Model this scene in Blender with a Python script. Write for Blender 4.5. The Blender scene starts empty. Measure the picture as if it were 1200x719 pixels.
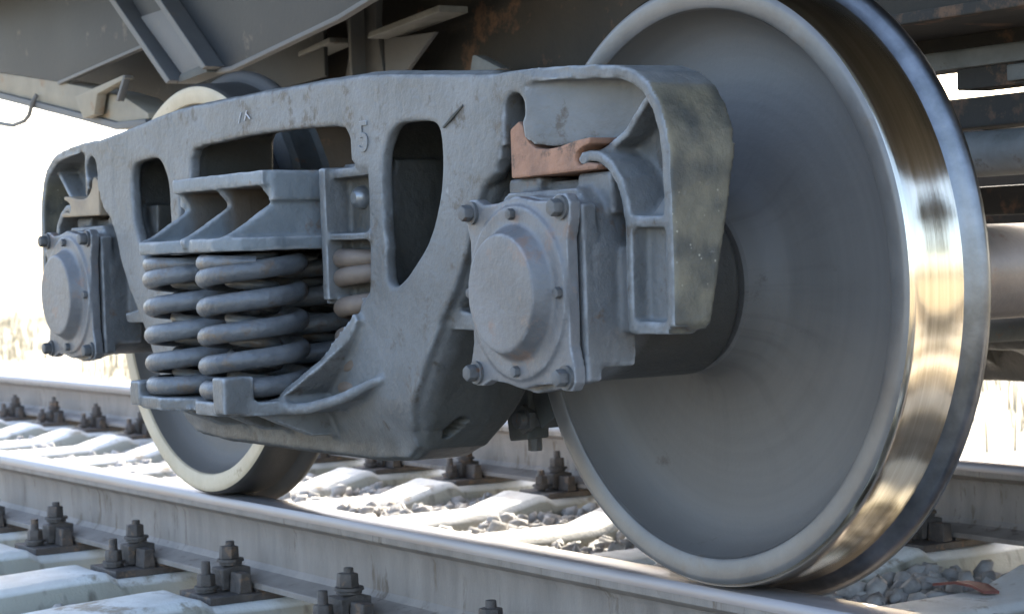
import bpy, bmesh, math, random
import numpy as np
from mathutils import Vector, Matrix, noise

R = math.radians
random.seed(7); rng = np.random.default_rng(7)
sc = bpy.context.scene
C = sc.collection

# ------------------------------------------------------------------ camera
def look_axes(yaw, pitch, roll):
    f = Vector((-math.sin(yaw)*math.cos(pitch), math.cos(yaw)*math.cos(pitch), math.sin(pitch)))
    r = f.cross(Vector((0, 0, 1))).normalized(); u = r.cross(f)
    return r*math.cos(roll)+u*math.sin(roll), -r*math.sin(roll)+u*math.cos(roll), f
cam_d = bpy.data.cameras.new('camera'); cam = bpy.data.objects.new('camera', cam_d); C.objects.link(cam)
_r, _u, _f = look_axes(0.9901, -0.0250, -0.0327)
M = Matrix((_r, _u, -_f)).transposed().to_4x4(); M.translation = Vector((3.4653, -2.8647, 0.5306))
cam.matrix_world = M
cam_d.sensor_width = 36; cam_d.lens = 2425.8/1200*36
cam_d.clip_start = 0.05; cam_d.clip_end = 3000
cam_d.dof.use_dof = True; cam_d.dof.focus_distance = 3.3; cam_d.dof.aperture_fstop = 11
sc.camera = cam

# ------------------------------------------------------------------ light
SUN_EL, SUN_H = R(33), Vector((-0.56, 0.83, 0)).normalized()        # sun stands behind the wagon, to the left
w = bpy.data.worlds.new('World'); sc.world = w; w.use_nodes = True
nt = w.node_tree; bg = nt.nodes['Background']
sky = nt.nodes.new('ShaderNodeTexSky'); sky.sky_type = 'NISHITA'; sky.sun_disc = False
sky.sun_elevation = SUN_EL; sky.sun_rotation = math.atan2(SUN_H.x, SUN_H.y)
sky.dust_density = 3.0; sky.air_density = 0.9; sky.ozone_density = 0.8
nt.links.new(sky.outputs[0], bg.inputs[0]); bg.inputs[1].default_value = 0.15
sd = bpy.data.lights.new('sun', 'SUN'); sd.energy = 2.4; sd.angle = R(0.5); sd.color = (1, .94, .84)
sun = bpy.data.objects.new('sun', sd); C.objects.link(sun)
sdir = Vector((SUN_H.x*math.cos(SUN_EL), SUN_H.y*math.cos(SUN_EL), math.sin(SUN_EL)))
sun.rotation_euler = sdir.to_track_quat('Z', 'Y').to_euler()
sc.view_settings.view_transform = 'Standard'; sc.view_settings.look = 'None'
sc.view_settings.gamma = 1; sc.view_settings.exposure = 2.58

# ------------------------------------------------------------------ materials
def mat(name, base, dark=None, rough=.6, metal=0, scale=8, bump=.15, bscale=60, rust=None, rust_amt=.0, rscale=14,
        stretch=(1, 1, 1), rvar=.12, spec=.5, speck=None, dust=None, detail=8, wear=None):
    m = bpy.data.materials.new(name); m.use_nodes = True
    n, l = m.node_tree.nodes, m.node_tree.links
    b = n['Principled BSDF']
    tc = n.new('ShaderNodeTexCoord'); mp = n.new('ShaderNodeMapping'); mp.inputs['Scale'].default_value = stretch
    geo = n.new('ShaderNodeNewGeometry')
    l.new(geo.outputs['Position'], mp.inputs[0])
    def nz(s, d=detail, r=.6):
        t = n.new('ShaderNodeTexNoise'); t.inputs['Scale'].default_value = s; t.inputs['Detail'].default_value = d
        t.inputs['Roughness'].default_value = r; l.new(mp.outputs[0], t.inputs['Vector']); return t
    def ramp(src, a, bb):
        r = n.new('ShaderNodeMapRange'); r.inputs[1].default_value = a; r.inputs[2].default_value = bb
        l.new(src, r.inputs[0]); return r.outputs[0]
    def mix(fac, c1, c2):
        x = n.new('ShaderNodeMix'); x.data_type = 'RGBA'
        l.new(fac, x.inputs[0])
        for k, c in ((6, c1), (7, c2)):
            if isinstance(c, tuple): x.inputs[k].default_value = (*c, 1)
            else: l.new(c, x.inputs[k])
        return x.outputs[2]
    dark = dark or tuple(v*.6 for v in base)
    t1 = nz(scale); col = mix(ramp(t1.outputs[0], .32, .68), dark, base)
    if rust:
        t2 = nz(rscale, 10, .7)
        col = mix(ramp(t2.outputs[0], .66-rust_amt, .74-rust_amt), col, rust)
    if dust:                                    # settled dust on faces that look up
        sx = n.new('ShaderNodeSeparateXYZ'); l.new(geo.outputs['Normal'], sx.inputs[0])
        up = ramp(sx.outputs[2], .2, 1.0); t4 = nz(25, 6)
        mu = n.new('ShaderNodeMath'); mu.operation = 'MULTIPLY'; l.new(up, mu.inputs[0]); l.new(ramp(t4.outputs[0], .3, .65), mu.inputs[1])
        m2 = n.new('ShaderNodeMath'); m2.operation = 'MULTIPLY'; l.new(mu.outputs[0], m2.inputs[0]); m2.inputs[1].default_value = .6
        col = mix(m2.outputs[0], col, dust)
    if wear:                                    # paint rubbed thin along raised edges
        t5 = nz(30, 6); ad = n.new('ShaderNodeMath'); ad.operation = 'MULTIPLY_ADD'
        l.new(t5.outputs[0], ad.inputs[0]); ad.inputs[1].default_value = .10; l.new(geo.outputs['Pointiness'], ad.inputs[2])
        col = mix(ramp(ad.outputs[0], .575, .635), col, wear)
    if speck:
        v = n.new('ShaderNodeTexVoronoi'); v.inputs['Scale'].default_value = speck[1]; l.new(geo.outputs['Position'], v.inputs['Vector'])
        col = mix(ramp(v.outputs['Distance'], speck[2]*1.3, speck[2]), col, speck[0])
    l.new(col, b.inputs['Base Color'])
    b.inputs['Metallic'].default_value = metal
    b.inputs['Specular IOR Level'].default_value = spec
    t3 = nz(bscale, 6)
    rr = n.new('ShaderNodeMapRange'); rr.inputs[3].default_value = max(.05, rough-rvar); rr.inputs[4].default_value = min(1, rough+rvar)
    l.new(t1.outputs[0], rr.inputs[0]); l.new(rr.outputs[0], b.inputs['Roughness'])
    bp = n.new('ShaderNodeBump'); bp.inputs['Strength'].default_value = bump; bp.inputs['Distance'].default_value = .01
    l.new(t3.outputs[0], bp.inputs['Height']); l.new(bp.outputs[0], b.inputs['Normal'])
    return m

def grime_shade(m, y0, y1, xmax, col, fall=.03, ydec=False):
    # paints cavity shade along with bare, grimy steel inboard on a casting (object space, from y0 to y1)
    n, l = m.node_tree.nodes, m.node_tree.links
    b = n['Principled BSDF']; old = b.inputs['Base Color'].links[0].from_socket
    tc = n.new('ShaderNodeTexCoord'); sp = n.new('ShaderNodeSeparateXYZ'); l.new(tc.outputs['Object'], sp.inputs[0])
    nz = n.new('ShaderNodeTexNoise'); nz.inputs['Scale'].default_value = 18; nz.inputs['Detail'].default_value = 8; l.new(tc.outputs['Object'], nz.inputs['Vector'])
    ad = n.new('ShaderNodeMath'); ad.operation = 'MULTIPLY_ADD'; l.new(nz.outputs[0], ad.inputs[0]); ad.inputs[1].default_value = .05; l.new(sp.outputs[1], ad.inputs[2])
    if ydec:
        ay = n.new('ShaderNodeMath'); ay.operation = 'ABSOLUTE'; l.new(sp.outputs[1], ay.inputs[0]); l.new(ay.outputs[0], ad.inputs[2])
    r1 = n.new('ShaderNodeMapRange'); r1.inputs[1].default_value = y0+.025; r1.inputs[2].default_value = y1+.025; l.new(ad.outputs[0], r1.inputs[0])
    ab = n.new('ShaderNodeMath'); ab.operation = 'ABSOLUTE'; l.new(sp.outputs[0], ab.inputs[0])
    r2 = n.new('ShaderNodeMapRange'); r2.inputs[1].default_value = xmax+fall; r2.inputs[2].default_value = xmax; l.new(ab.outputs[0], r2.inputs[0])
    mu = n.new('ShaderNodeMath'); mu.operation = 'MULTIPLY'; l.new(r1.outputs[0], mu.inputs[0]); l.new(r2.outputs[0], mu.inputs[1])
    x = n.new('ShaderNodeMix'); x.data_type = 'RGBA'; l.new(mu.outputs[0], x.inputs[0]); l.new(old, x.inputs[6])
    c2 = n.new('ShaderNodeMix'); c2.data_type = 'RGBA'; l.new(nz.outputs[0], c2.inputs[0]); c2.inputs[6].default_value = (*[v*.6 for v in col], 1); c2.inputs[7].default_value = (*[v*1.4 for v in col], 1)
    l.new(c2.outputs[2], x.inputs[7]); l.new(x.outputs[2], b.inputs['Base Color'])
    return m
RUST = (.13, .065, .035)
MAT = {}
def frame_paint():
    # blue-grey paint on rough cast steel; road dirt with stone chips on the blunt ends of the casting
    m = mat('cast_paint', (.155, .159, .161), (.076, .078, .078), .52, 0, 4.5, .34, 70, (.070, .060, .05), .10, 19, rvar=.1, dust=(.24, .24, .23), wear=(.30, .32, .345))
    n, l = m.node_tree.nodes, m.node_tree.links
    b = n['Principled BSDF']; old = b.inputs['Base Color'].links[0].from_socket
    tc = n.new('ShaderNodeTexCoord'); sp = n.new('ShaderNodeSeparateXYZ'); l.new(tc.outputs['Object'], sp.inputs[0])
    ab = n.new('ShaderNodeMath'); ab.operation = 'ABSOLUTE'; l.new(sp.outputs[0], ab.inputs[0])
    geo = n.new('ShaderNodeNewGeometry'); sn = n.new('ShaderNodeSeparateXYZ'); l.new(geo.outputs['True Normal'], sn.inputs[0])
    an = n.new('ShaderNodeMath'); an.operation = 'ABSOLUTE'; l.new(sn.outputs[0], an.inputs[0])
    r1 = n.new('ShaderNodeMapRange'); r1.inputs[1].default_value = 1.14; r1.inputs[2].default_value = 1.17; l.new(ab.outputs[0], r1.inputs[0])
    r2 = n.new('ShaderNodeMapRange'); r2.inputs[1].default_value = .45; r2.inputs[2].default_value = .8; l.new(an.outputs[0], r2.inputs[0])
    mu = n.new('ShaderNodeMath'); mu.operation = 'MULTIPLY'; l.new(r1.outputs[0], mu.inputs[0]); l.new(r2.outputs[0], mu.inputs[1])
    nz = n.new('ShaderNodeTexNoise'); nz.inputs['Scale'].default_value = 16; nz.inputs['Detail'].default_value = 9; l.new(tc.outputs['Object'], nz.inputs['Vector'])
    cr = n.new('ShaderNodeMix'); cr.data_type = 'RGBA'; cr.inputs[6].default_value = (.045, .046, .041, 1); cr.inputs[7].default_value = (.145, .13, .092, 1)
    rm = n.new('ShaderNodeMapRange'); rm.inputs[1].default_value = .35; rm.inputs[2].default_value = .65; l.new(nz.outputs[0], rm.inputs[0]); l.new(rm.outputs[0], cr.inputs[0])
    vo = n.new('ShaderNodeTexVoronoi'); vo.inputs['Scale'].default_value = 70; l.new(tc.outputs['Object'], vo.inputs['Vector'])
    rv = n.new('ShaderNodeMapRange'); rv.inputs[1].default_value = .15; rv.inputs[2].default_value = .07; l.new(vo.outputs['Distance'], rv.inputs[0])
    sk = n.new('ShaderNodeMix'); sk.data_type = 'RGBA'; vn = n.new('ShaderNodeTexNoise'); vn.inputs['Scale'].default_value = 9; l.new(tc.outputs['Object'], vn.inputs['Vector'])
    vr = n.new('ShaderNodeMapRange'); vr.inputs[1].default_value = .42; vr.inputs[2].default_value = .62; vr.inputs[4].default_value = .8; l.new(vn.outputs[0], vr.inputs[0])
    vm = n.new('ShaderNodeMath'); vm.operation = 'MULTIPLY'; l.new(rv.outputs[0], vm.inputs[0]); l.new(vr.outputs[0], vm.inputs[1]); l.new(vm.outputs[0], sk.inputs[0]); l.new(cr.outputs[2], sk.inputs[6]); sk.inputs[7].default_value = (.34, .32, .26, 1)
    fx = n.new('ShaderNodeMix'); fx.data_type = 'RGBA'; l.new(mu.outputs[0], fx.inputs[0]); l.new(old, fx.inputs[6]); l.new(sk.outputs[2], fx.inputs[7])
    sc_ = n.new('ShaderNodeTexNoise'); sc_.inputs['Scale'].default_value = 30; sc_.inputs['Detail'].default_value = 4; l.new(tc.outputs['Object'], sc_.inputs['Vector'])
    sr = n.new('ShaderNodeMapRange'); sr.inputs[1].default_value = .72; sr.inputs[2].default_value = .78; sr.inputs[4].default_value = .5; l.new(sc_.outputs[0], sr.inputs[0])
    sm_ = n.new('ShaderNodeMix'); sm_.data_type = 'RGBA'; l.new(sr.outputs[0], sm_.inputs[0]); l.new(fx.outputs[2], sm_.inputs[6]); sm_.inputs[7].default_value = (.27, .28, .29, 1)
    l.new(sm_.outputs[2], b.inputs['Base Color'])
    return m
MAT['frame'] = grime_shade(frame_paint(), -.078, -.050, .79, (.044, .043, .038))  # shade of the window cavities and rear faces is painted in
MAT['box'] = mat('axle_box_paint', (.128, .130, .132), (.066, .067, .068), .52, 0, 6, .3, 80, (.09, .065, .05), .08, 20, dust=(.26, .25, .23), wear=(.28, .29, .31))
grime_shade(MAT['box'], -.035, -.012, 9, (.042, .038, .032))  # rear of the housing darkened with painted shade
MAT['cover'] = mat('cover_paint', (.152, .152, .157), (.086, .086, .089), .48, 0, 8, .25, 70, (.165, .12, .10), .10, 11, wear=(.30, .31, .33))
MAT['spring'] = mat('spring_steel', (.130, .140, .153), (.052, .056, .062), .42, .15, 9, .35, 60, (.10, .08, .065), .11, 16, rvar=.08, dust=(.27, .265, .26))  # pale coil tops: dust together with painted-in highlight
MAT['tan'] = mat('tan_adapter', (.33, .26, .18), (.22, .17, .12), .75, 0, 14, .15, 60)
MAT['spring_rusty'] = mat('spring_steel_rusty', (.16, .125, .10), (.08, .062, .05), .6, 0, 12, .15, 90)
MAT['bolster'] = mat('bolster_paint', (.165, .185, .200), (.105, .12, .13), .55, 0, 6, .25, 70, (.13, .085, .055), .06, 12, dust=(.36, .34, .31), wear=(.34, .34, .35))
grime_shade(MAT['bolster'], 1.225, 1.195, .166, (.105, .082, .062), .006, True)
MAT['bolster_rust'] = mat('bolster_inner_rust', (.17, .125, .09), (.10, .075, .055), .75, 0, 8, .3, 60)
MAT['orange'] = mat('rusty_adapter', (.33, .175, .110), (.17, .095, .065), .78, 0, 22, .4, 70, (.11, .07, .05), .10, 26)
MAT['bolt'] = mat('bolt_steel', (.12, .122, .125), (.06, .058, .056), .6, .1, 30, .2, 120, RUST, .06, 40)
MAT['bolt_rust'] = mat('bolt_rust', (.22, .13, .09), (.12, .08, .06), .7, 0, 30, .2, 120)
MAT['rivet'] = mat('rivet_steel', (.28, .29, .30), (.16, .17, .18), .35, .6, 30, .05, 100)
MAT['disc'] = mat('wheel_disc', (.124, .115, .106), (.100, .093, .086), .62, 0, 2.2, .1, 120, (.07, .06, .05), .02, 9, rvar=.08)
def rings(m):
    # turned grooves and oil thrown outwards from the hub, in the wheel's own space
    n, l = m.node_tree.nodes, m.node_tree.links
    b = n['Principled BSDF']; old = b.inputs['Base Color'].links[0].from_socket
    tc = n.new('ShaderNodeTexCoord'); sp = n.new('ShaderNodeSeparateXYZ'); l.new(tc.outputs['Object'], sp.inputs[0])
    def ma(op, a, bb):
        k = n.new('ShaderNodeMath'); k.operation = op
        for i, q in enumerate((a, bb)):
            if isinstance(q, (int, float)): k.inputs[i].default_value = q
            else: l.new(q, k.inputs[i])
        return k.outputs[0]
    dz = ma('SUBTRACT', sp.outputs[2], .475); rr = ma('SQRT', ma('ADD', ma('MULTIPLY', sp.outputs[0], sp.outputs[0]), ma('MULTIPLY', dz, dz)), 0)
    an = ma('ARCTAN2', dz, sp.outputs[0])
    c1 = n.new('ShaderNodeCombineXYZ'); l.new(ma('MULTIPLY', rr, 70), c1.inputs[0]); l.new(ma('MULTIPLY', an, .5), c1.inputs[1])
    n1 = n.new('ShaderNodeTexNoise'); n1.inputs['Scale'].default_value = 1; n1.inputs['Detail'].default_value = 4; l.new(c1.outputs[0], n1.inputs['Vector'])
    c2 = n.new('ShaderNodeCombineXYZ'); l.new(ma('MULTIPLY', rr, 5), c2.inputs[0]); l.new(ma('MULTIPLY', an, 7), c2.inputs[1])
    n2 = n.new('ShaderNodeTexNoise'); n2.inputs['Scale'].default_value = 1; n2.inputs['Detail'].default_value = 6; l.new(c2.outputs[0], n2.inputs['Vector'])
    r1 = n.new('ShaderNodeMapRange'); r1.inputs[1].default_value = .35; r1.inputs[2].default_value = .65; r1.inputs[3].default_value = .95; r1.inputs[4].default_value = 1.04; l.new(n1.outputs[0], r1.inputs[0])
    r2 = n.new('ShaderNodeMapRange'); r2.inputs[1].default_value = .5; r2.inputs[2].default_value = .72; r2.inputs[4].default_value = .35; l.new(n2.outputs[0], r2.inputs[0])
    r3 = n.new('ShaderNodeMapRange'); r3.inputs[1].default_value = .36; r3.inputs[2].default_value = .14; l.new(rr, r3.inputs[0])
    x = n.new('ShaderNodeMix'); x.data_type = 'RGBA'; l.new(ma('MULTIPLY', r2.outputs[0], r3.outputs[0]), x.inputs[0]); l.new(old, x.inputs[6]); x.inputs[7].default_value = (.045, .04, .035, 1)
    v = n.new('ShaderNodeVectorMath'); v.operation = 'SCALE'; l.new(x.outputs[2], v.inputs[0]); l.new(r1.outputs[0], v.inputs['Scale'])
    l.new(v.outputs[0], b.inputs['Base Color'])
rings(MAT['disc'])
MAT['rim'] = mat('wheel_rim_steel', (.185, .176, .166), (.125, .118, .112), .42, .4, 11, .06, 140, (.16, .14, .12), .05, 16)
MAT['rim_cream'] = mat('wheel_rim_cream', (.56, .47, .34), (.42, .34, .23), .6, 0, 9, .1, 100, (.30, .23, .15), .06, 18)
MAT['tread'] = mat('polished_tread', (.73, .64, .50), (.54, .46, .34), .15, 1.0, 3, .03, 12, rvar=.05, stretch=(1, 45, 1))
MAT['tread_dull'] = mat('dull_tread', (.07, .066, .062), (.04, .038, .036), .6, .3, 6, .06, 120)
MAT['flange'] = mat('flange_steel', (.20, .20, .205), (.12, .12, .12), .36, 1.0, 22, .05, 160, rvar=.07)
MAT['axle'] = mat('axle_steel', (.24, .20, .17), (.15, .125, .11), .45, .35, 8, .08, 90, (.17, .10, .065), .12, 6)
MAT['rail'] = mat('rail_web_rust', (.255, .222, .192), (.175, .150, .130), .65, .1, 5, .2, 90, (.125, .095, .07), .09, 6, stretch=(4, 4, .9))
MAT['rail_top'] = mat('rail_head_steel', (.30, .285, .29), (.22, .20, .20), .42, .55, 8, .03, 120, stretch=(.3, 5, 1))
MAT['concrete'] = mat('sleeper_concrete', (.72, .715, .68), (.50, .49, .45), .85, 0, 6, .35, 110, (.33, .29, .23), .11, 8, spec=.25)
def streaks(m):
    # olive shade painted on the upright faces of the sleepers, with dark streaks
    n, l = m.node_tree.nodes, m.node_tree.links
    b = n['Principled BSDF']; old = b.inputs['Base Color'].links[0].from_socket
    geo = n.new('ShaderNodeNewGeometry'); mp = n.new('ShaderNodeMapping'); mp.inputs['Scale'].default_value = (9, 26, 9); l.new(geo.outputs['Position'], mp.inputs[0])
    nz = n.new('ShaderNodeTexNoise'); nz.inputs['Scale'].default_value = 1; nz.inputs['Detail'].default_value = 5; l.new(mp.outputs[0], nz.inputs['Vector'])
    r1 = n.new('ShaderNodeMapRange'); r1.inputs[1].default_value = .56; r1.inputs[2].default_value = .70; r1.inputs[4].default_value = .8; l.new(nz.outputs[0], r1.inputs[0])
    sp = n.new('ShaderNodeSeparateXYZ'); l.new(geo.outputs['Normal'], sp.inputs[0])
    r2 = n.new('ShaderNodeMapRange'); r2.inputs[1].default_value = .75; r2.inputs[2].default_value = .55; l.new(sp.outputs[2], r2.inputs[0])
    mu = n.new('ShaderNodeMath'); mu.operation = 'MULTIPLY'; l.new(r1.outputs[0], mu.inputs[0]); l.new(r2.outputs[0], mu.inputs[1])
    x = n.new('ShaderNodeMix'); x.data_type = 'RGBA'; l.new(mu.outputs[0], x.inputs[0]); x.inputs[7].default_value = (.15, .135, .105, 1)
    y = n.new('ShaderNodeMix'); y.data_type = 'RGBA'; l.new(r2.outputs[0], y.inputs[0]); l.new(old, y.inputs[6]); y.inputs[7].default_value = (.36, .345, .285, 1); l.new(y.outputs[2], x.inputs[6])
    l.new(x.outputs[2], b.inputs['Base Color'])
streaks(MAT['concrete'])
MAT['fast'] = mat('fastening_steel', (.105, .088, .076), (.045, .038, .034), .7, .1, 22, .5, 90, (.17, .11, .07), .1, 26)
MAT['ballast'] = mat('ballast_stone', (.46, .44, .41), (.20, .19, .175), .85, 0, 16, .3, 120, (.30, .235, .165), .03, 5, spec=.25)
MAT['fines'] = mat('ballast_fines', (.45, .38, .28), (.28, .24, .18), .95, 0, 12, .8, 45, spec=.2)
MAT['ground'] = mat('dry_field', (.40, .345, .245), (.30, .26, .18), .95, 0, .7, .6, 14, (.30, .27, .15), .05, .35, spec=.15)
MAT['grass'] = mat('dry_grass', (.38, .34, .25), (.30, .27, .19), .9, 0, 2, 0, 20, spec=.2)
MAT['wagon'] = mat('wagon_panel_paint', (.028, .030, .033), (.019, .021, .024), .6, 0, 3, .08, 60, (.10, .085, .07), .03, 8)
MAT['wagon_light'] = mat('wagon_stiffener_paint', (.12, .12, .122), (.085, .085, .086), .6, 0, 5, .1, 60, (.16, .13, .10), .05, 9)
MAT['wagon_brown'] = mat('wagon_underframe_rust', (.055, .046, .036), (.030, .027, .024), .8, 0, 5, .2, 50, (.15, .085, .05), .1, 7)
MAT['beige'] = mat('beige_beam', (.30, .265, .205), (.20, .175, .135), .7, 0, 6, .12, 60, (.24, .17, .11), .08, 9)
MAT['pipe'] = mat('brake_pipe', (.20, .20, .19), (.13, .13, .12), .6, 0, 16, .2, 80, (.10, .085, .07), .08, 18)
MAT['brake'] = mat('brake_iron', (.085, .09, .085), (.05, .05, .048), .7, 0, 12, .2, 80, RUST, .05, 20)
MAT['chalk'] = mat('chalk_mark', (.62, .62, .64), (.4, .4, .42), .9, 0, 90, .1, 100)
MAT['red'] = mat('red_scrap', (.26, .085, .06), (.16, .06, .045), .6, 0, 15, .1, 60)

# ------------------------------------------------------------------ mesh helpers
def new_mesh(name, v, f):
    me = bpy.data.meshes.new(name); me.from_pydata([tuple(p) for p in v], [], f); me.validate(); return me
def bm_mesh(name, bm, recalc=True):
    if recalc: bmesh.ops.recalc_face_normals(bm, faces=bm.faces)
    me = bpy.data.meshes.new(name); bm.to_mesh(me); bm.free(); return me
def smooth(me, ang=None):
    for p in me.polygons: p.use_smooth = True
    if ang is not None: me.set_sharp_from_angle(angle=R(ang))
    return me
def add_box(bm, x0, x1, y0, y1, z0, z1):
    vs = [bm.verts.new((x, y, z)) for x in (x0, x1) for y in (y0, y1) for z in (z0, z1)]
    for q in ((0, 1, 3, 2), (4, 6, 7, 5), (0, 4, 5, 1), (2, 3, 7, 6), (0, 2, 6, 4), (1, 5, 7, 3)):
        bm.faces.new([vs[i] for i in q])
def box(x0, x1, y0, y1, z0, z1, bev=0):
    bm = bmesh.new(); add_box(bm, x0, x1, y0, y1, z0, z1)
    if bev: bmesh.ops.bevel(bm, geom=list(bm.edges), offset=bev, segments=2, profile=.6, affect='EDGES')
    return bm_mesh('box', bm)
def prism(poly, y0, y1, axis='Y', bev=0):
    """polygon in the plane across the axis, extruded along it (X-Z polygon along Y, Y-Z along X, X-Y along Z)"""
    P = {'Y': lambda a, b, t: (a, t, b), 'X': lambda a, b, t: (t, a, b), 'Z': lambda a, b, t: (a, b, t)}[axis]
    bm = bmesh.new()
    A = [bm.verts.new(P(a, b, y0)) for a, b in poly]; B = [bm.verts.new(P(a, b, y1)) for a, b in poly]
    bm.faces.new(A); bm.faces.new(B[::-1]); n = len(poly)
    for i in range(n): bm.faces.new((A[i], B[i], B[(i+1) % n], A[(i+1) % n]))
    bmesh.ops.recalc_face_normals(bm, faces=bm.faces)
    if bev: bmesh.ops.bevel(bm, geom=[e for e in bm.edges if e.calc_face_angle(0) > .4], offset=bev, segments=2, profile=.6, affect='EDGES', clamp_overlap=True)
    return bm_mesh('prism', bm)
def strip_poly(pts, th):
    p = [Vector(q) for q in pts]; L, Rr = [], []
    for i, q in enumerate(p):
        t = (p[min(i+1, len(p)-1)]-p[max(i-1, 0)]).normalized(); nn = Vector((-t.y, t.x))
        L.append(q+nn*th/2); Rr.append(q-nn*th/2)
    return [tuple(v) for v in L]+[tuple(v) for v in Rr[::-1]]
def strip(pts, th, y0, y1, axis='Y'): return prism(strip_poly(pts, th), y0, y1, axis)
def holed(outer, holes, y0, y1, bev=0.0):
    """2D curve fill with holes, extruded along Y"""
    cu = bpy.data.curves.new('c', 'CURVE'); cu.dimensions = '2D'; cu.fill_mode = 'BOTH'
    cu.extrude = abs(y1-y0)/2-bev; cu.bevel_depth = bev; cu.bevel_resolution = 2
    for poly in [outer]+holes:
        s = cu.splines.new('POLY'); s.points.add(len(poly)-1); s.use_cyclic_u = True
        for p, q in zip(s.points, poly): p.co = (q[0], q[1], 0, 1)
    o = bpy.data.objects.new('c', cu); C.objects.link(o)
    dg = bpy.context.evaluated_depsgraph_get(); me = bpy.data.meshes.new_from_object(o.evaluated_get(dg))
    bpy.data.objects.remove(o); bpy.data.curves.remove(cu)
    bm = bmesh.new(); bm.from_mesh(me); bpy.data.meshes.remove(me)
    bmesh.ops.remove_doubles(bm, verts=bm.verts, dist=1e-5)
    ym = (y0+y1)/2
    for v in bm.verts: v.co = Vector((v.co.x, ym-v.co.z, v.co.y))
    return bm_mesh('holed', bm)
def curve_pts(pts, n=6):
    """Catmull-Rom through a closed polygon"""
    out = []; N = len(pts); P = [Vector(p) for p in pts]
    for i in range(N):
        a, b, c, d = P[i-1], P[i], P[(i+1) % N], P[(i+2) % N]
        for k in range(n):
            t = k/n
            out.append(tuple(.5*((2*b)+(c-a)*t+(2*a-5*b+4*c-d)*t*t+(3*b-a-3*c+d)*t**3)))
    return out
def cyl(c, axis, r0, r1, h0, h1, n=24, bev=0):
    """cone or cylinder along axis through c from h0 to h1"""
    bm = bmesh.new(); A, B = [], []
    ax = {'X': (1, 2, 0), 'Y': (0, 2, 1), 'Z': (0, 1, 2)}[axis]
    for L, rr, h in ((A, r0, h0), (B, r1, h1)):
        for i in range(n):
            a = 2*math.pi*(i+.5)/n; p = [0, 0, 0]
            p[ax[0]] = c[ax[0]]+rr*math.cos(a); p[ax[1]] = c[ax[1]]+rr*math.sin(a); p[ax[2]] = h
            L.append(bm.verts.new(p))
    bm.faces.new(A); bm.faces.new(B[::-1])
    for i in range(n): bm.faces.new((A[i], B[i], B[(i+1) % n], A[(i+1) % n]))
    bmesh.ops.recalc_face_normals(bm, faces=bm.faces)
    if bev: bmesh.ops.bevel(bm, geom=[e for e in bm.edges if e.calc_face_angle(0) > 1], offset=bev, segments=2, profile=.6, affect='EDGES')
    return bm_mesh('cyl', bm)
def lathe(profile, cx=0, cz=0, n=160, axis='Y'):
    v, f = [], []; m = len(profile)
    for i in range(n):
        a = 2*math.pi*i/n
        for r, t in profile:
            v.append({'Y': (cx+r*math.cos(a), t, cz+r*math.sin(a)), 'Z': (cx+r*math.cos(a), cz+r*math.sin(a), t)}[axis])
    for i in range(n):
        j = (i+1) % n
        for k in range(m-1): f.append((i*m+k, i*m+k+1, j*m+k+1, j*m+k))
    me = new_mesh('lathe', v, f)
    bm = bmesh.new(); bm.from_mesh(me); bmesh.ops.remove_doubles(bm, verts=bm.verts, dist=1e-6); bmesh.ops.recalc_face_normals(bm, faces=bm.faces)
    bm.to_mesh(me); bm.free(); return smooth(me, 35)
def tube(path, r, n=12, cap=True):
    P = [Vector(p) for p in path]; v, f = [], []
    T = [(P[min(i+1, len(P)-1)]-P[max(i-1, 0)]).normalized() for i in range(len(P))]
    ref = Vector((0, 0, 1)) if abs(T[0].z) < .9 else Vector((1, 0, 0))
    for i, p in enumerate(P):
        a = T[i].cross(ref)
        if a.length < 1e-4: a = T[i].cross(Vector((1, 0, 0)))
        a.normalize(); b = a.cross(T[i]); ref = b
        rr = r[i] if isinstance(r, (list, tuple)) else r
        for k in range(n):
            q = 2*math.pi*k/n; v.append(p+(a*math.cos(q)+b*math.sin(q))*rr)
    for i in range(len(P)-1):
        for k in range(n): f.append((i*n+k, i*n+(k+1) % n, (i+1)*n+(k+1) % n, (i+1)*n+k))
    if cap: f.append(tuple(range(n))[::-1]); f.append(tuple(range((len(P)-1)*n, len(P)*n)))
    me = new_mesh('tube', v, f); return smooth(me, 50)
def merge(meshes, name='m'):
    bm = bmesh.new()
    for me in meshes: bm.from_mesh(me); bpy.data.meshes.remove(me)
    return bm_mesh(name, bm, False)
def fuse(meshes, voxel, it=2, name='cast'):
    """union of overlapping solids into one cast surface with softened edges"""
    me = merge(meshes); o = bpy.data.objects.new('t', me); C.objects.link(o)
    md = o.modifiers.new('r', 'REMESH'); md.mode = 'VOXEL'; md.voxel_size = voxel; md.adaptivity = 0
    dg = bpy.context.evaluated_depsgraph_get(); out = bpy.data.meshes.new_from_object(o.evaluated_get(dg))
    bpy.data.objects.remove(o); bpy.data.meshes.remove(me)
    bm = bmesh.new(); bm.from_mesh(out)
    for _ in range(it): bmesh.ops.smooth_vert(bm, verts=bm.verts, factor=.5, use_axis_x=True, use_axis_y=True, use_axis_z=True)
    bm.to_mesh(out); bm.free(); out.name = name
    return smooth(out)

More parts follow.
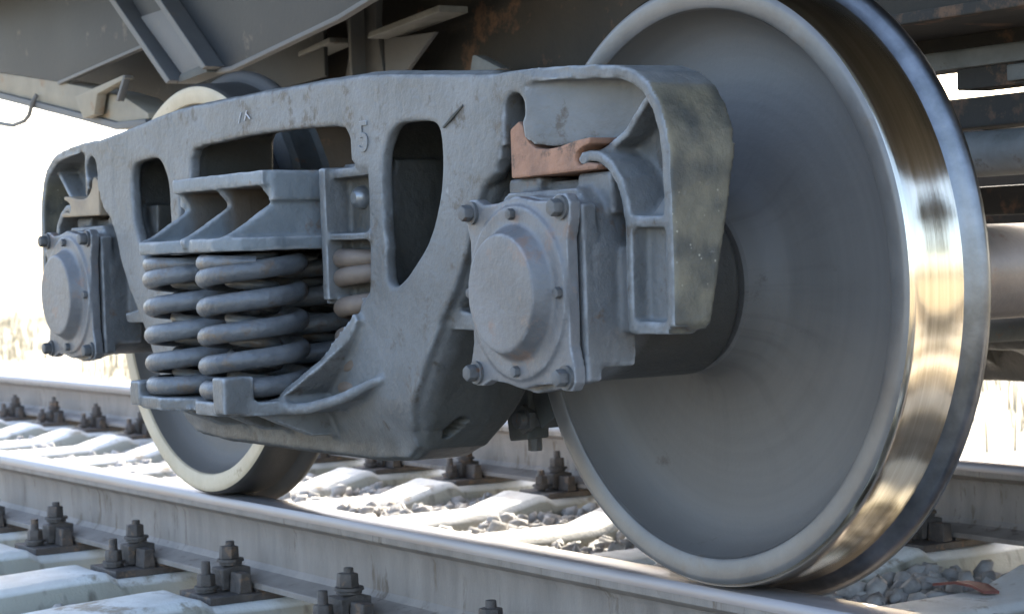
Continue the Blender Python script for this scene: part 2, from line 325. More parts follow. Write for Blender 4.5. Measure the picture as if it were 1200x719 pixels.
def empty(name, loc=(0, 0, 0), label=None, cat=None, group=None):
    o = bpy.data.objects.new(name, None); C.objects.link(o); o.location = loc; o.empty_display_size = .1
    return tag(o, label, cat, group)
def tag(o, label=None, cat=None, group=None, kind=None):
    for k, val in (('label', label), ('category', cat), ('group', group), ('kind', kind)):
        if val: o[k] = val
    return o
def part(name, me, m, parent=None, sm=None, abs_=True):
    """mesh object; vertices are given in world coordinates of the unrotated root and moved to the root's frame"""
    me.name = name; o = bpy.data.objects.new(name, me); C.objects.link(o)
    if m is not None:
        me.materials.clear(); me.materials.append(MAT[m])
    if sm is not None: smooth(me, sm)
    if parent is not None:
        root = parent
        off = Vector((0, 0, 0))
        while root is not None: off += root.location; root = root.parent
        if abs_: me.transform(Matrix.Translation(-off))
        o.parent = parent
    return o
def single(name, me, m, base, label, cat, group=None, kind=None, sm=None):
    o = part(name, me, m, None, sm); me.transform(Matrix.Translation(-Vector(base))); o.location = base
    return tag(o, label, cat, group, kind)
def dup(root, loc, rz=0, label=None, group=None, mirror=False):
    def cp(o, par):
        c = o.copy(); C.objects.link(c); c.parent = par
        for ch in list(o.children): cp(ch, c)
        return c
    c = cp(root, None); c.location = loc; c.rotation_euler = (0, 0, rz)
    if label: c['label'] = label
    if group: c['group'] = group
    return c
def mx(pts, s): return [(p[0]*s, p[1]) for p in pts] if s > 0 else [(-p[0], p[1]) for p in pts][::-1]

# ------------------------------------------------------------------ ground
def grid_sheet(x0, x1, y0, y1, nx, ny, fz):
    xs = np.linspace(x0, x1, nx); ys = np.linspace(y0, y1, ny); v = [(x, y, fz(x, y)) for x in xs for y in ys]
    f = [(i*ny+j, (i+1)*ny+j, (i+1)*ny+j+1, i*ny+j+1) for i in range(nx-1) for j in range(ny-1)]
    return smooth(new_mesh('sheet', v, f))
SEAT = -.206
S = 700
tag(part('ground', new_mesh('ground', [(-S, -S, -.62), (S, -S, -.62), (S, S, -.62), (-S, S, -.62)], [(0, 1, 2, 3)]), 'ground'), kind='structure')
def bed_z(x, y):
    a = abs(y); base = -.288 if a < 1.75 else max(-.64, -.288-(a-1.75)*.5)
    return base+.018*noise.noise(Vector((x*3, y*3, 0)))+.012*noise.noise(Vector((x*9, y*9, 3)))
tag(part('ballast_bed', grid_sheet(-60, 60, -2.6, 2.6, 700, 60, bed_z), 'fines'), kind='structure')

# loose stones
SLX = [-.17+.527*k for k in range(-17, 8)]
def stones():
    bm = bmesh.new(); bmesh.ops.create_icosphere(bm, subdivisions=1, radius=1)
    bv = np.array([v.co[:] for v in bm.verts]); bf = np.array([[v.index for v in f.verts] for f in bm.faces]); bm.free()
    def field(x0, x1, y0, y1, dens, s0, s1):
        n = int((x1-x0)*(y1-y0)*dens)
        return np.stack([rng.uniform(x0, x1, n), rng.uniform(y0, y1, n), rng.uniform(s0, s1, n)], 1)
    pts = np.concatenate([field(-3.2, 2.2, -2.0, 1.0, 820, .012, .036), field(-9.5, 4, -2.3, 2.3, 260, .017, .036), field(-9.5, -3, -1, 1, 180, .016, .03), field(-4.5, 2.2, -.68, .68, 900, .010, .028)])
    d = np.min(np.abs(pts[:, 0][:, None]-np.array(SLX)[None, :]), 1)
    keep = ((d > .125) | (np.abs(pts[:, 1]) > 1.38)) & ~((np.abs(np.abs(pts[:, 1])-.7975) < .10) & (pts[:, 2] > .024))
    pts = pts[keep]; n = len(pts)
    var = []
    for k in range(24):
        q = bv*rng.uniform(.6, 1.35, (len(bv), 1)); q *= np.array([1, rng.uniform(.7, 1), rng.uniform(.55, .85)])
        a = rng.normal(size=(3, 3)); qq, _ = np.linalg.qr(a); var.append(q@qq)
    var = np.array(var); V = var[rng.integers(0, 24, n)]*pts[:, 2][:, None, None]
    z = np.array([bed_z(x, y) for x, y in pts[:, :2]])+rng.uniform(-.25, .7, n)*pts[:, 2]
    z += np.where(np.abs(pts[:, 1]) < .7, rng.uniform(0, .03, n), 0)
    z = np.minimum(z, np.where(np.abs(pts[:, 1]) < .7, -.226, -.230)+rng.uniform(-.01, .012, n))
    V += np.stack([pts[:, 0], pts[:, 1], z], 1)[:, None, :]
    F = (bf[None]+np.arange(n)[:, None, None]*len(bv)).reshape(-1, 3)
    me = bpy.data.meshes.new('ballast_stones'); V = V.reshape(-1, 3)
    me.vertices.add(len(V)); me.vertices.foreach_set('co', V.astype(np.float32).ravel())
    me.loops.add(F.size); me.loops.foreach_set('vertex_index', F.ravel().astype(np.int32))
    me.polygons.add(len(F)); me.polygons.foreach_set('loop_start', np.arange(0, F.size, 3, dtype=np.int32)); me.polygons.foreach_set('loop_total', np.full(len(F), 3, np.int32))
    me.update(); me.validate()
    return me
tag(part('ballast_stones', stones(), 'ballast'), 'loose grey crushed stone lying between and beside the concrete sleepers', 'ballast', kind='stuff')

# dry grass beyond the track
def grass():
    v, f = [], []
    for _ in range(1500):
        x = rng.uniform(-45, 6); y = 5+abs(rng.normal(0, 12)); h = rng.uniform(.1, .38)
        for b in range(7):
            a = rng.uniform(0, 6.28); bx, by = x+rng.normal(0, .09), y+rng.normal(0, .09); wd = .006+.0012*y*.3
            dx, dy = math.cos(a), math.sin(a); ln = rng.uniform(.1, .35)*h
            i = len(v); z = -.63
            v += [(bx-dy*wd, by+dx*wd, z), (bx+dy*wd, by-dx*wd, z), (bx+dx*ln*.4+dy*wd*.7, by+dy*ln*.4-dx*wd*.7, z+h*.6), (bx+dx*ln*.4-dy*wd*.7, by+dy*ln*.4+dx*wd*.7, z+h*.6), (bx+dx*ln, by+dy*ln, z+h)]
            f += [(i, i+1, i+2, i+3), (i+3, i+2, i+4)]
    return new_mesh('dry_grass', v, f)
tag(part('dry_grass', grass(), 'grass'), 'bleached dry grass on the field beyond the track', 'grass', kind='stuff')

# ------------------------------------------------------------------ rails
def rail_profile(side=0):
    half = [(.0, 0), (.026, -.0005), (.033, -.003), (.0368, -.010), (.0375, -.018), (.0375, -.034), (.034, -.038), (.016, -.047), (.0095, -.060), (.009, -.10), (.0105, -.140), (.020, -.153), (.040, -.160), (.073, -.167), (.075, -.169), (.075, -.1795), (.0, -.180)]
    return half+[(-a, b) for a, b in half[-2:0:-1]]
def make_rail(yc, label):
    pr = rail_profile(); n = len(pr); v = []; f = []; X = [-60, 60]
    o = empty('rail', (0, yc, -.18), label, 'rail', 'rails of the track')
    body = prism([(a+yc, b) for a, b in pr], -60, 60, 'X'); body = smooth(body, 30)
    part('web_and_foot', body, 'rail', o)
    hd = [(.0, .0012), (.026, .0007), (.0335, -.0025), (.038, -.0095), (.0387, -.018), (.0387, -.022), (.036, -.022), (.036, -.0105), (.032, -.0045), (.0255, -.002), (0, -.0015)]
    hd = hd+[(-a, b) for a, b in hd[-2:0:-1]]
    part('head', smooth(prism([(a+yc, b) for a, b in hd], -60.001, 60.001, 'X'), 30), 'rail_top', o)
    return o
make_rail(-.7975, 'near steel rail carrying the two large wheels in front')
make_rail(.7975, 'far steel rail behind the bogie')

# ------------------------------------------------------------------ sleepers with their fastenings
def nut_bolt(x, y, z0, z1, r_nut, r_bolt, nz, nh):
    a, dz = random.uniform(0, 1.05), random.uniform(-.006, .008); z1 += dz; nz += random.uniform(-.003, .004)
    def nut(h0, h1):
        m = cyl((0, 0), 'Z', r_nut, r_nut*.94, h0, h1, 6, .003); m.transform(Matrix.Translation((x, y, 0)) @ Matrix.Rotation(a, 4, 'Z') @ Matrix.Rotation(random.uniform(-.04, .04), 4, 'X')); return m
    return merge([nut(nz, nz+nh), cyl((x, y), 'Z', r_nut*1.12, r_nut*1.05, nz-.013, nz-.007, 14, .001), cyl((x, y), 'Z', r_bolt, r_bolt*.8, z0, z1, 10, .002), cyl((x, y), 'Z', r_nut*1.3, r_nut*1.25, nz-.006, nz, 16)]) if True else merge([cyl((x, y), 'Z', r_bolt, r_bolt*.92, z0, z1, 12, .002), cyl((x, y), 'Z', r_nut, r_nut, nz, nz+nh, 6, .002), cyl((x, y), 'Z', r_nut*1.25, r_nut*1.25, nz-.006, nz, 16)])
def make_sleeper():
    top = [(0, -.225), (.42, -.225), (.56, -.188), (.585, -.188), (.615, SEAT), (.985, SEAT), (1.015, -.186), (1.06, -.186), (1.35, -.198)]
    st = [(-a, b) for a, b in top[:0:-1]]+top
    v, f = [], []
    for y, z in st:
        wt = .080 if abs(y) < .5 else .092; wm = wt+.022
        v += [(-.15, y, -.40), (-wm-.012, y, z-.05), (-wm, y, z-.018), (-wt, y, z), (wt, y, z), (wm, y, z-.018), (wm+.012, y, z-.05), (.15, y, -.40)]
    for i in range(len(st)-1):
        for k in range(7): f.append((i*8+k, (i+1)*8+k, (i+1)*8+k+1, i*8+k+1))
    f.append(tuple(range(8))); f.append(tuple((len(st)-1)*8+k for k in range(7, -1, -1)))
    bm = bmesh.new(); me = new_mesh('sleeper', v, f); bm.from_mesh(me)
    bmesh.ops.recalc_face_normals(bm, faces=bm.faces)
    bmesh.ops.bevel(bm, geom=[e for e in bm.edges if e.is_manifold and e.calc_face_angle(0) > .3], offset=.004, segments=1, affect='EDGES')
    bmesh.ops.subdivide_edges(bm, edges=[e for e in bm.edges if e.calc_length() > .12], cuts=2)
    bmesh.ops.triangulate(bm, faces=bm.faces)
    for q in bm.verts: q.co += Vector((noise.noise(q.co*14), noise.noise(q.co*14+Vector((5, 0, 0))), noise.noise(q.co*14+Vector((0, 9, 0)))))*.0022
    root = empty('railway_sleeper', (0, 0, -.40), 'x', 'sleeper', 'concrete sleepers of the track')
    body = part('concrete_body', bm_mesh('b', bm), 'concrete', root, 40)
    for s in (-1, 1):
        yc = .7975*s
        pl = part('base_plate', box(-.082, .082, yc-.187, yc+.187, SEAT, SEAT+.018, .003), 'fast', root)
        part('rail_pad', box(-.078, .078, yc-.073, yc+.073, SEAT+.0185, SEAT+.0255, .001), 'fast', pl)
        for q in (-1, 1):
            yr = yc+q*.098
            rib = [prism([(yr-q*.0-.016, SEAT+.018), (yr+.016, SEAT+.018), (yr+.012, SEAT+.062), (yr-.012, SEAT+.062)], a, b, 'X', .003) for a, b in ((-.076, -.024), (.024, .076))]
            for r_ in rib: part('rib', r_, 'fast', root)
            # rail clip: a saddle that bears on the foot and on the plate
            cz = SEAT+.062
            ya, yb = yc+q*.060, yc+q*.128
            pts = [(ya, cz-.018), (ya, cz+.006), ((ya+yb)/2, cz+.013), (yb, cz+.004), (yb, cz-.040), (yb-q*.015, cz-.040), (yb-q*.017, cz-.008), ((ya+yb)/2, cz-.002), (ya+q*.012, cz-.018)]
            part('rail_clip', prism(pts, -.0225, .0225, 'X', .002), 'fast', root)
            part('clip_bolt', nut_bolt(0, yr, SEAT+.03, SEAT+.130, .0235, .0125, cz+.024, .028), 'fast', root, 40)
            part('sleeper_bolt', nut_bolt(0, yc+q*.158, SEAT+.015, SEAT+.088, .0215, .0125, SEAT+.036, .026), 'fast', root, 40)
    return root
ORD = ['', 'first', 'second', 'third', 'fourth', 'fifth', 'sixth', 'seventh', 'eighth', 'ninth', 'tenth', 'eleventh', 'twelfth', 'thirteenth', 'fourteenth', 'fifteenth', 'sixteenth', 'seventeenth', 'eighteenth', 'nineteenth', 'twentieth']
protos = [make_sleeper() for _ in range(3)]; fresh = list(protos)
left = sorted([x for x in SLX if x < .925], reverse=True); right = sorted([x for x in SLX if x >= .925])
for lst, side in ((left, 'left'), (right, 'right')):
    for i, x in enumerate(lst, 1):
        lab = f"concrete sleeper, {ORD[i]} to the {side} of where the large right wheel touches the rail"
        if fresh: o = fresh.pop(); o.location = (x, 0, -.40); o['label'] = lab
        else: o = dup(random.choice(protos), (x, 0, -.40), 0, lab)
        o.rotation_euler.z = R(random.uniform(-.6, .6))

# ------------------------------------------------------------------ wheelsets
def make_wheelset(x, label, rim, tread='tread'):
    root = empty('wheelset', (x, 0, 0), label, 'wheelset', 'wheelsets of the bogie')
    hz = .475
    part('axle', lathe([(0, -1.10), (.064, -1.10), (.065, -.98), (.08, -.955), (.083, -.93), (.0835, -.905), (.097, -.89), (.097, -.70), (.092, -.69), (.086, -.64), (.0825, -.5), (.0825, .5), (.086, .64), (.092, .69), (.097, .70), (.097, .89), (.0835, .905), (.083, .93), (.08, .955), (.065, .98), (.064, 1.10), (0, 1.10)], x, hz, 72), 'axle', root)
    for s in (-1, 1):
        F = lambda pr: [(r, -s*y) for r, y in pr]      # profiles are written for the -Y wheel with y negative outside
        disc = [(.0975, -.862), (.128, -.862), (.133, -.858), (.138, -.84), (.148, -.815), (.17, -.800), (.22, -.790), (.29, -.782), (.345, -.781), (.375, -.785), (.397, -.795), (.412, -.812), (.420, -.830), (.425, -.844)]
        back = [(.391, -.724), (.386, -.745), (.37, -.757), (.33, -.760), (.25, -.765), (.18, -.768), (.15, -.755), (.142, -.72), (.138, -.69), (.133, -.685), (.0975, -.685)]
        wh = part('wheel', lathe(F(disc+[(.430, -.80), (.425, -.77)]+back), x, hz), 'disc', root)
        part('rim', lathe(F([(.4242, -.841), (.4275, -.8485), (.432, -.851), (.456, -.853), (.4605, -.8525), (.4655, -.8495)]), x, hz, 192), rim if s < 0 else 'rim', wh)
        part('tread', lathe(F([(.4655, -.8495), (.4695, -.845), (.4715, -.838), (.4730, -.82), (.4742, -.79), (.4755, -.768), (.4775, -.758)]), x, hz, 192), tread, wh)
        part('flange', lathe(F([(.4775, -.758), (.4815, -.7545), (.488, -.7510), (.4955, -.7475), (.5005, -.7435), (.503, -.7385), (.5033, -.7355), (.501, -.7290), (.496, -.7235), (.488, -.7205), (.40, -.720), (.391, -.724)]), x, hz, 192), 'flange' if tread == 'tread' else tread, wh)
    return root
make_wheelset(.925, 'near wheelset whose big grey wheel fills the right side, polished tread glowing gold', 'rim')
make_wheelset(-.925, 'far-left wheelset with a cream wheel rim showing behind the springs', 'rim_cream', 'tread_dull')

# ------------------------------------------------------------------ side frame
FY0, FY1 = -1.13, -.93
def make_side_frame():
    root = empty('side_frame', (0, -1.03, .19))
    half = [(0, .842), (.2, .842), (.38, .839), (.50, .830), (.62, .820), (.75, .808), (.80, .804), (.795, .745), (.793, .70), (.785, .665), (.745, .640), (.715, .60), (.690, .54), (.660, .475), (.632, .42), (.595, .375), (.555, .315), (.515, .255), (.478, .218), (.425, .197), (.3, .190), (.12, .190)]
    outer = half+[(-a, b) for a, b in half[:0:-1]]
    win = [(.43, .61), (.431, .69), (.447, .728), (.478, .755), (.52, .761), (.595, .757), (.624, .742), (.634, .71), (.633, .665), (.621, .615), (.585, .555), (.535, .505), (.497, .481), (.465, .482), (.443, .515)]
    win = curve_pts(win, 3)
    mid_r = [(.27, .772), (.312, .766), (.332, .745), (.336, .705), (.352, .694), (.392, .690), (.394, .475), (.35, .452), (.34, .43), (.328, .412), (.225, .305), (.19, .288)]
    mid = [(0, .778)]+mid_r+[(0, .285)]+[(-a, b) for a, b in mid_r[::-1]]
    big = [(.525+(a-.525)*1.42, .63+(b-.63)*1.10) for a, b in win]
    rear = [(min(a, .752), b) if b > .60 else (a, b) for a, b in half]; rear = [p for i, p in enumerate(rear) if i == 0 or p != rear[i-1]]
    rear = rear+[(-a, b) for a, b in rear[:0:-1]]
    midb = [(a*1.08, b+.036 if b > .72 else b) for a, b in mid]
    ps = [holed(outer, [win, [(-a, b) for a, b in win[::-1]], mid], FY0, FY0+.024, .006),
          holed(rear, [big, [(-a, b) for a, b in big[::-1]], midb], FY0+.016, FY1, .012)]
    for s in (1, -1):
        # pedestal web, falling back from the front plane towards the end
        kh = [(.846+.029*math.cos(R(a)), .749+.028*math.sin(R(a))) for a in range(-20, 200, 20)]
        web = [(.72, .80), (.90, .797), (1.02, .791), (1.10, .784), (1.15, .765), (1.18, .735), (1.198, .69), (1.2, .42), (1.11, .42), (1.110, .56), (1.103, .60), (1.075, .645), (1.035, .672), (1.00, .690), (.92, .690), (.888, .695), (.868, .708), (.864, .73)]+kh+[(.813, .725), (.80, .68), (.77, .65), (.73, .65)]
        m = prism(mx(web, s), -1.1308, -1.098); bm = bmesh.new(); bm.from_mesh(m); bmesh.ops.triangulate(bm, faces=bm.faces)
        for c in (.89, .94, .99, 1.04): bmesh.ops.bisect_plane(bm, geom=bm.verts[:]+bm.edges[:]+bm.faces[:], plane_co=(c*s, 0, 0), plane_no=(1, 0, 0))
        bmesh.ops.bisect_plane(bm, geom=bm.verts[:]+bm.edges[:]+bm.faces[:], plane_co=(0, 0, .572), plane_no=(0, 0, 1))
        for v in bm.verts: v.co.y += min(.086, max(0, abs(v.co.x)-.88)*.5)*(1 if v.co.z > .575 else .5)
        bpy.data.meshes.remove(m); ps.append(bm_mesh('web', bm))
        flange = [(.74, .800), (.84, .800), (.95, .797), (1.03, .792), (1.09, .786), (1.125, .775), (1.155, .757), (1.178, .728), (1.191, .695), (1.1965, .66), (1.1975, .60), (1.1975, .50), (1.1965, .425)]
        a, b = sorted((.72*s, .875*s)); ps.append(box(a, b, -1.1306, -1.08, .781, .806))
        a, b = sorted((.75*s, .815*s)); ps.append(box(a, b, -1.1306, -1.08, .70, .80))
        f_ = strip(mx(flange, s), .020, -1.115, -.995)
        for v in f_.vertices:
            if v.co.y > -1.0 and v.co.z < .66: v.co.y -= (.66-v.co.z)*.24
            if v.co.y < -1.05: v.co.y -= .016*min(1, max(0, (1.09-abs(v.co.x))/.15))
        ps.append(f_)
        ps.append(strip(mx([(1.19, .423), (1.103, .423)], s), .018, -1.115, -1.065))
        lip = [(1.000, .667), (1.015, .6715), (1.04, .6685), (1.068, .654), (1.09, .632), (1.103, .60), (1.109, .57), (1.110, .54), (1.109, .50), (1.109, .42)]
        ps.append(strip(mx(lip, s), .0155, -1.118, -1.0))
        ps.append(cyl((1.004*s, 0, .667), 'Y', .0095, .0095, -1.12, -1.02, 12))
        ps.append(strip(mx([(1.10, .573), (1.20, .570)], s), .016, -1.115, -1.03))
        ps.append(strip(mx([(1.135, .750), (1.075, .70), (1.02, .676)], s), .011, -1.094, -1.02))
        # inner pedestal leg, set back, with its foot
        leg = [(.60, .66), (.75, .665), (.76, .645), (.745, .60), (.735, .52), (.725, .425), (.70, .415), (.62, .42)]
        ps.append(prism(mx(leg, s), -1.085, -.965))
        ps.append(prism(mx([(.66, .445), (.735, .432), (.73, .412), (.63, .415)], s), -1.11, -.96))
        # column box with two pockets
        a, b = sorted((.232*s, .252*s)); ps.append(box(a, b, -1.142, -.92, .462, .695))
        a, b = sorted((.214*s, .236*s)); ps.append(box(a, b, -1.125, -.93, .455, .60))
        a, b = sorted((.236*s, .41*s)); ps.append(box(a, b, -1.088, -.99, .458, .70))
        a, b = sorted((.24*s, .40*s))
        ps.append(box(a, b, -1.136, -1.06, .566, .578)); ps.append(box(a, b, -1.126, -1.06, .676, .692)); ps.append(box(a, b, -1.12, -1.06, .456, .466))
        # spring seat bracket: brace flange and the lip that runs from the seat corner up to the chord
        br = [(.350, .435), (.325, .40), (.28, .352), (.24, .318), (.208, .297)]
        fl = strip(mx(br, s), .018, -1.145, -.93)
        for v in fl.vertices:
            if v.co.y < -1.1: v.co.y -= max(0, (.40-v.co.z))*.75
        ps.append(fl)
        lipv = [(.20*s, -1.232, .284), (.24*s, -1.212, .276), (.275*s, -1.20, .277), (.32*s, -1.185, .288), (.38*s, -1.162, .306), (.455*s, -1.128, .33)]
        ps.append(tube(lipv, [.011, .011, .0105, .010, .010, .008], 10))
        # the floor between lip and chord
        v = [(p[0], p[1], p[2]-.008) for p in lipv]+[(p[0], -1.10, p[2]-.008) for p in lipv]+[(p[0], p[1], p[2]+.006) for p in lipv]+[(p[0], -1.10, p[2]+.006) for p in lipv]
        n = len(lipv); f = []
        for i in range(n-1):
            f += [(i, i+1, n+i+1, n+i), (2*n+i, 3*n+i, 3*n+i+1, 2*n+i+1), (i, 2*n+i, 2*n+i+1, i+1), (n+i, n+i+1, 3*n+i+1, 3*n+i)]
        f += [(0, n, 3*n, 2*n), (n-1, 3*n-1, 4*n-1, 2*n-1)]
        bm = bmesh.new(); me = new_mesh('fl', v, f); bm.from_mesh(me); ps.append(bm_mesh('fl', bm))
    # spring seat plate (front lobes under the two outer springs) and its bracket
    seat = [(-.235, -.80), (-.235, -1.13), (-.225, -1.24), (-.205, -1.295), (-.16, -1.322), (-.08, -1.322), (0, -1.285), (.08, -1.322), (.16, -1.322), (.205, -1.295), (.225, -1.24), (.235, -1.13), (.235, -.80)]
    ps.append(prism(seat, .266, .290, 'Z'))
    br = [(-1.31, .272), (-1.26, .268), (-1.10, .20), (-1.06, .195), (-1.0, .195), (-.95, .2), (-.82, .268)]
    for x0, x1 in ((-.20, -.17), (-.015, .015), (.17, .20)): ps.append(prism(br, x0, x1, 'X'))
    ps.append(box(-.21, -.165, -1.325, -1.28, .272, .318)); ps.append(box(.165, .21, -1.33, -1.27, .272, .335))
    cast = fuse(ps, .0040, 1, 'casting')
    # lower chord narrows towards its bottom; slight cast waviness
    for v in cast.vertices:
        c = v.co
        if c.z < .30 and -1.15 < c.y:
            k = min(1, (.30-c.z)/.11); k = k*k*(3-2*k)
            c.y += (-1.03-c.y)*.38*k*min(1, abs(c.y+1.03)/.06)
        if .19 < c.z < .55 and .36 < abs(c.x) < .74:      # the lower arm is narrower at its front than at its back
            k = min(1, (c.z-.19)/.05)*min(1, (.55-c.z)/.12)*min(1, (abs(c.x)-.36)/.08)*min(1, (.74-abs(c.x))/.1)*min(1, max(0, (-.99-c.y)/.11))
            c.x -= math.copysign(.036*k, c.x)
        u, t = (c.y+1.045)*.80+(c.z-.245)*-.60, (c.y+1.045)*.60+(c.z-.245)*.80      # slanted drain slot in the lower arm
        if c.x > .40 and (u/.010)**2+(t/.022)**2 < 1: c.x -= .05
        q = noise.noise_vector(c*7)*.0018+noise.noise_vector(c*30)*.0009; v.co = c+q
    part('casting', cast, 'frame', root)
    for s in (1, -1):       # unpainted inner wall added behind each window to keep the hollow casting dark
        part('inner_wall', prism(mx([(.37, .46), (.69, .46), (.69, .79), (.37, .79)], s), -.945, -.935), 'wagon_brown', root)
    for s in (1, -1):
        for z, y in ((.640, -1.088), (.512, -1.088)):
            rv = lathe([(0, y-.020), (.010, y-.020), (.0175, y-.014), (.0205, y-.004), (.0205, y+.006)], .295*s, z, 18)
            part('rivet', rv, 'rivet', root)
    return root
sf = make_side_frame()
tag(sf, 'blue-grey cast steel side frame with rounded windows, spanning both near axle boxes', 'side frame', 'side frames of the bogie')
# cast numeral on the frame beside the window
def text_mesh(s, size, ext):
    cu = bpy.data.curves.new('t', 'FONT'); cu.body = s; cu.size = size; cu.extrude = ext; cu.bevel_depth = .0006; cu.align_x = 'CENTER'
    o = bpy.data.objects.new('t', cu); C.objects.link(o); dg = bpy.context.evaluated_depsgraph_get()
    me = bpy.data.meshes.new_from_object(o.evaluated_get(dg)); bpy.data.objects.remove(o); return me
t = text_mesh('5', .075, .0006); t.transform(Matrix.Translation((.378, -1.1305, .715)) @ Matrix.Rotation(R(90), 4, 'X')); part('cast_numeral', t, 'frame', sf)
ch = merge([tube([(a, -1.1312, b), (c, -1.1312, d)], .0013, 6) for a, b, c, d in ((-.10, .797, -.088, .816), (-.075, .80, -.064, .818), (-.066, .812, -.052, .802))])
part('chalk_mark', ch, 'chalk', sf)
part('gouge', tube([(.640, -1.1305, .738), (.668, -1.131, .752), (.700, -1.1305, .768)], [.002, .0032, .002], 6), 'brake', sf)
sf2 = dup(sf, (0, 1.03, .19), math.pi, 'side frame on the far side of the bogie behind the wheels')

# rusty adapters in the four pedestals
def make_adapter(s):
    poly = [(.822, .647), (1.045, .650), (1.05, .657), (1.02, .661), (1.0, .657), (.992, .664), (.994, .676), (1.01, .684), (1.03, .688), (1.03, .697), (.99, .694), (.95, .688), (.915, .686), (.89, .690), (.872, .700), (.862, .712), (.857, .726), (.846, .733), (.822, .722)]
    me = prism(mx(poly, s), -1.124, -.97, 'Y', .004); return me
for s, l in ((1, 'orange rusty adapter plate above the right-hand axle box'), (-1, 'tan rusty adapter above the far-left axle box')):
    o = single('pedestal_adapter', make_adapter(s), 'orange' if s > 0 else 'tan', (.93*s, -1.03, .647), l, 'adapter', 'adapters over the axle boxes')
    dup(o, (-.93*s, 1.03, .647), math.pi, 'rusty adapter over the hidden axle box on the far side, '+('left' if s > 0 else 'right'))

# ------------------------------------------------------------------ axle boxes
def make_axle_box(x):
    root = empty('axle_box', (x, -1.03, .32))
    z = .475
    B = lambda x0, x1, y0, y1, z0, z1, b=.006: box(x+x0, x+x1, y0, y1, z+z0, z+z1, b)
    P = lambda poly, y0, y1: prism([(x+a, z+b) for a, b in poly], y0, y1)
    body = [cyl((x, 0, z), 'Y', .138, .138, -1.125, -.88, 48), cyl((x, 0, z), 'Y', .135, .13, -.90, -.872, 48)]
    arch = [(-.135, -.11), (.135, -.11), (.138, .06), (.120, .125), (.09, .15), (-.09, .15), (-.120, .125), (-.138, .06)]
    body.append(P(arch, -1.14, -1.075))
    body.append(P([(-.12, .0), (.12, .0), (.115, .10), (.09, .15), (-.09, .15), (-.115, .10)], -1.09, -.95))
    body.append(B(-.135, -.05, -1.11, -.95, .11, .172)); body.append(B(.05, .135, -1.11, -.95, .11, .172))
    body.append(B(-.05, .05, -1.09, -.95, .13, .165))
    fl = [(-.135, -.128), (-.10, -.135), (0, -.150), (.10, -.135), (.135, -.128), (.136, .06), (.132, .125), (.10, .132), (0, .142), (-.10, .132), (-.132, .125), (-.136, .06)]
    body.append(P(fl, -1.162, -1.135))
    for s in (-1, 1):
        a, b = sorted((.125*s, .182*s)); body.append(B(a, b, -1.10, -.97, -.062, .063, .008))
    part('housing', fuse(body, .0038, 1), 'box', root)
    # front cover: plate with waisted sides and lobed corners, ring and dome
    pl = [(-.138, -.128), (-.128, -.141), (-.108, -.141), (-.085, -.132), (-.045, -.134), (0, -.142), (.045, -.134), (.085, -.132), (.108, -.141), (.128, -.141), (.138, -.128), (.137, -.105), (.128, -.075), (.1285, 0), (.128, .075), (.137, .105), (.138, .128), (.128, .141), (.108, .141), (.085, .132), (.045, .134), (0, .142), (-.045, .134), (-.085, .132), (-.108, .141), (-.128, .141), (-.138, .128), (-.137, .105), (-.128, .075), (-.1285, 0), (-.128, -.075), (-.137, -.105)]
    cv = [prism([(x+a, z+b) for a, b in pl], -1.186, -1.166)]
    cv += [cyl((x, 0, z), 'Y', .1305, .128, -1.170, -1.192, 48), cyl((x, 0, z), 'Y', .104, .087, -1.185, -1.219, 48)]
    cover = part('cover', fuse(cv, .0030, 2), 'cover', root)
    for a in (-1, 1):
        for b in (-1, 1):
            bx_, bz = x+.119*a, z+.121*b
            bo = part('cover_bolt', merge([cyl((bx_, 0, bz), 'Y', .0138, .0128, -1.190, -1.207, 6, .003), cyl((bx_, 0, bz), 'Y', .0175, .0175, -1.191, -1.185, 18)]), 'bolt', root, 40)
    for a, b in ((0, .1155), (0, -.1155), (.1155, 0), (-.1155, 0)):
        part('ring_bolt', cyl((x+a, 0, z+b), 'Y', .009, .0085, -1.190, -1.201, 6, .0015), 'bolt', root, 40)
    return root
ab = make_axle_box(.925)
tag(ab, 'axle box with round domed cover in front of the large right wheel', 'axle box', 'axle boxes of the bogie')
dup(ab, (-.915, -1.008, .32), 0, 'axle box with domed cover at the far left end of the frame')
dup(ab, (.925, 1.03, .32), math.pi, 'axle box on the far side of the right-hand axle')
dup(ab, (-.925, 1.03, .32), math.pi, 'axle box on the far side of the left-hand axle')

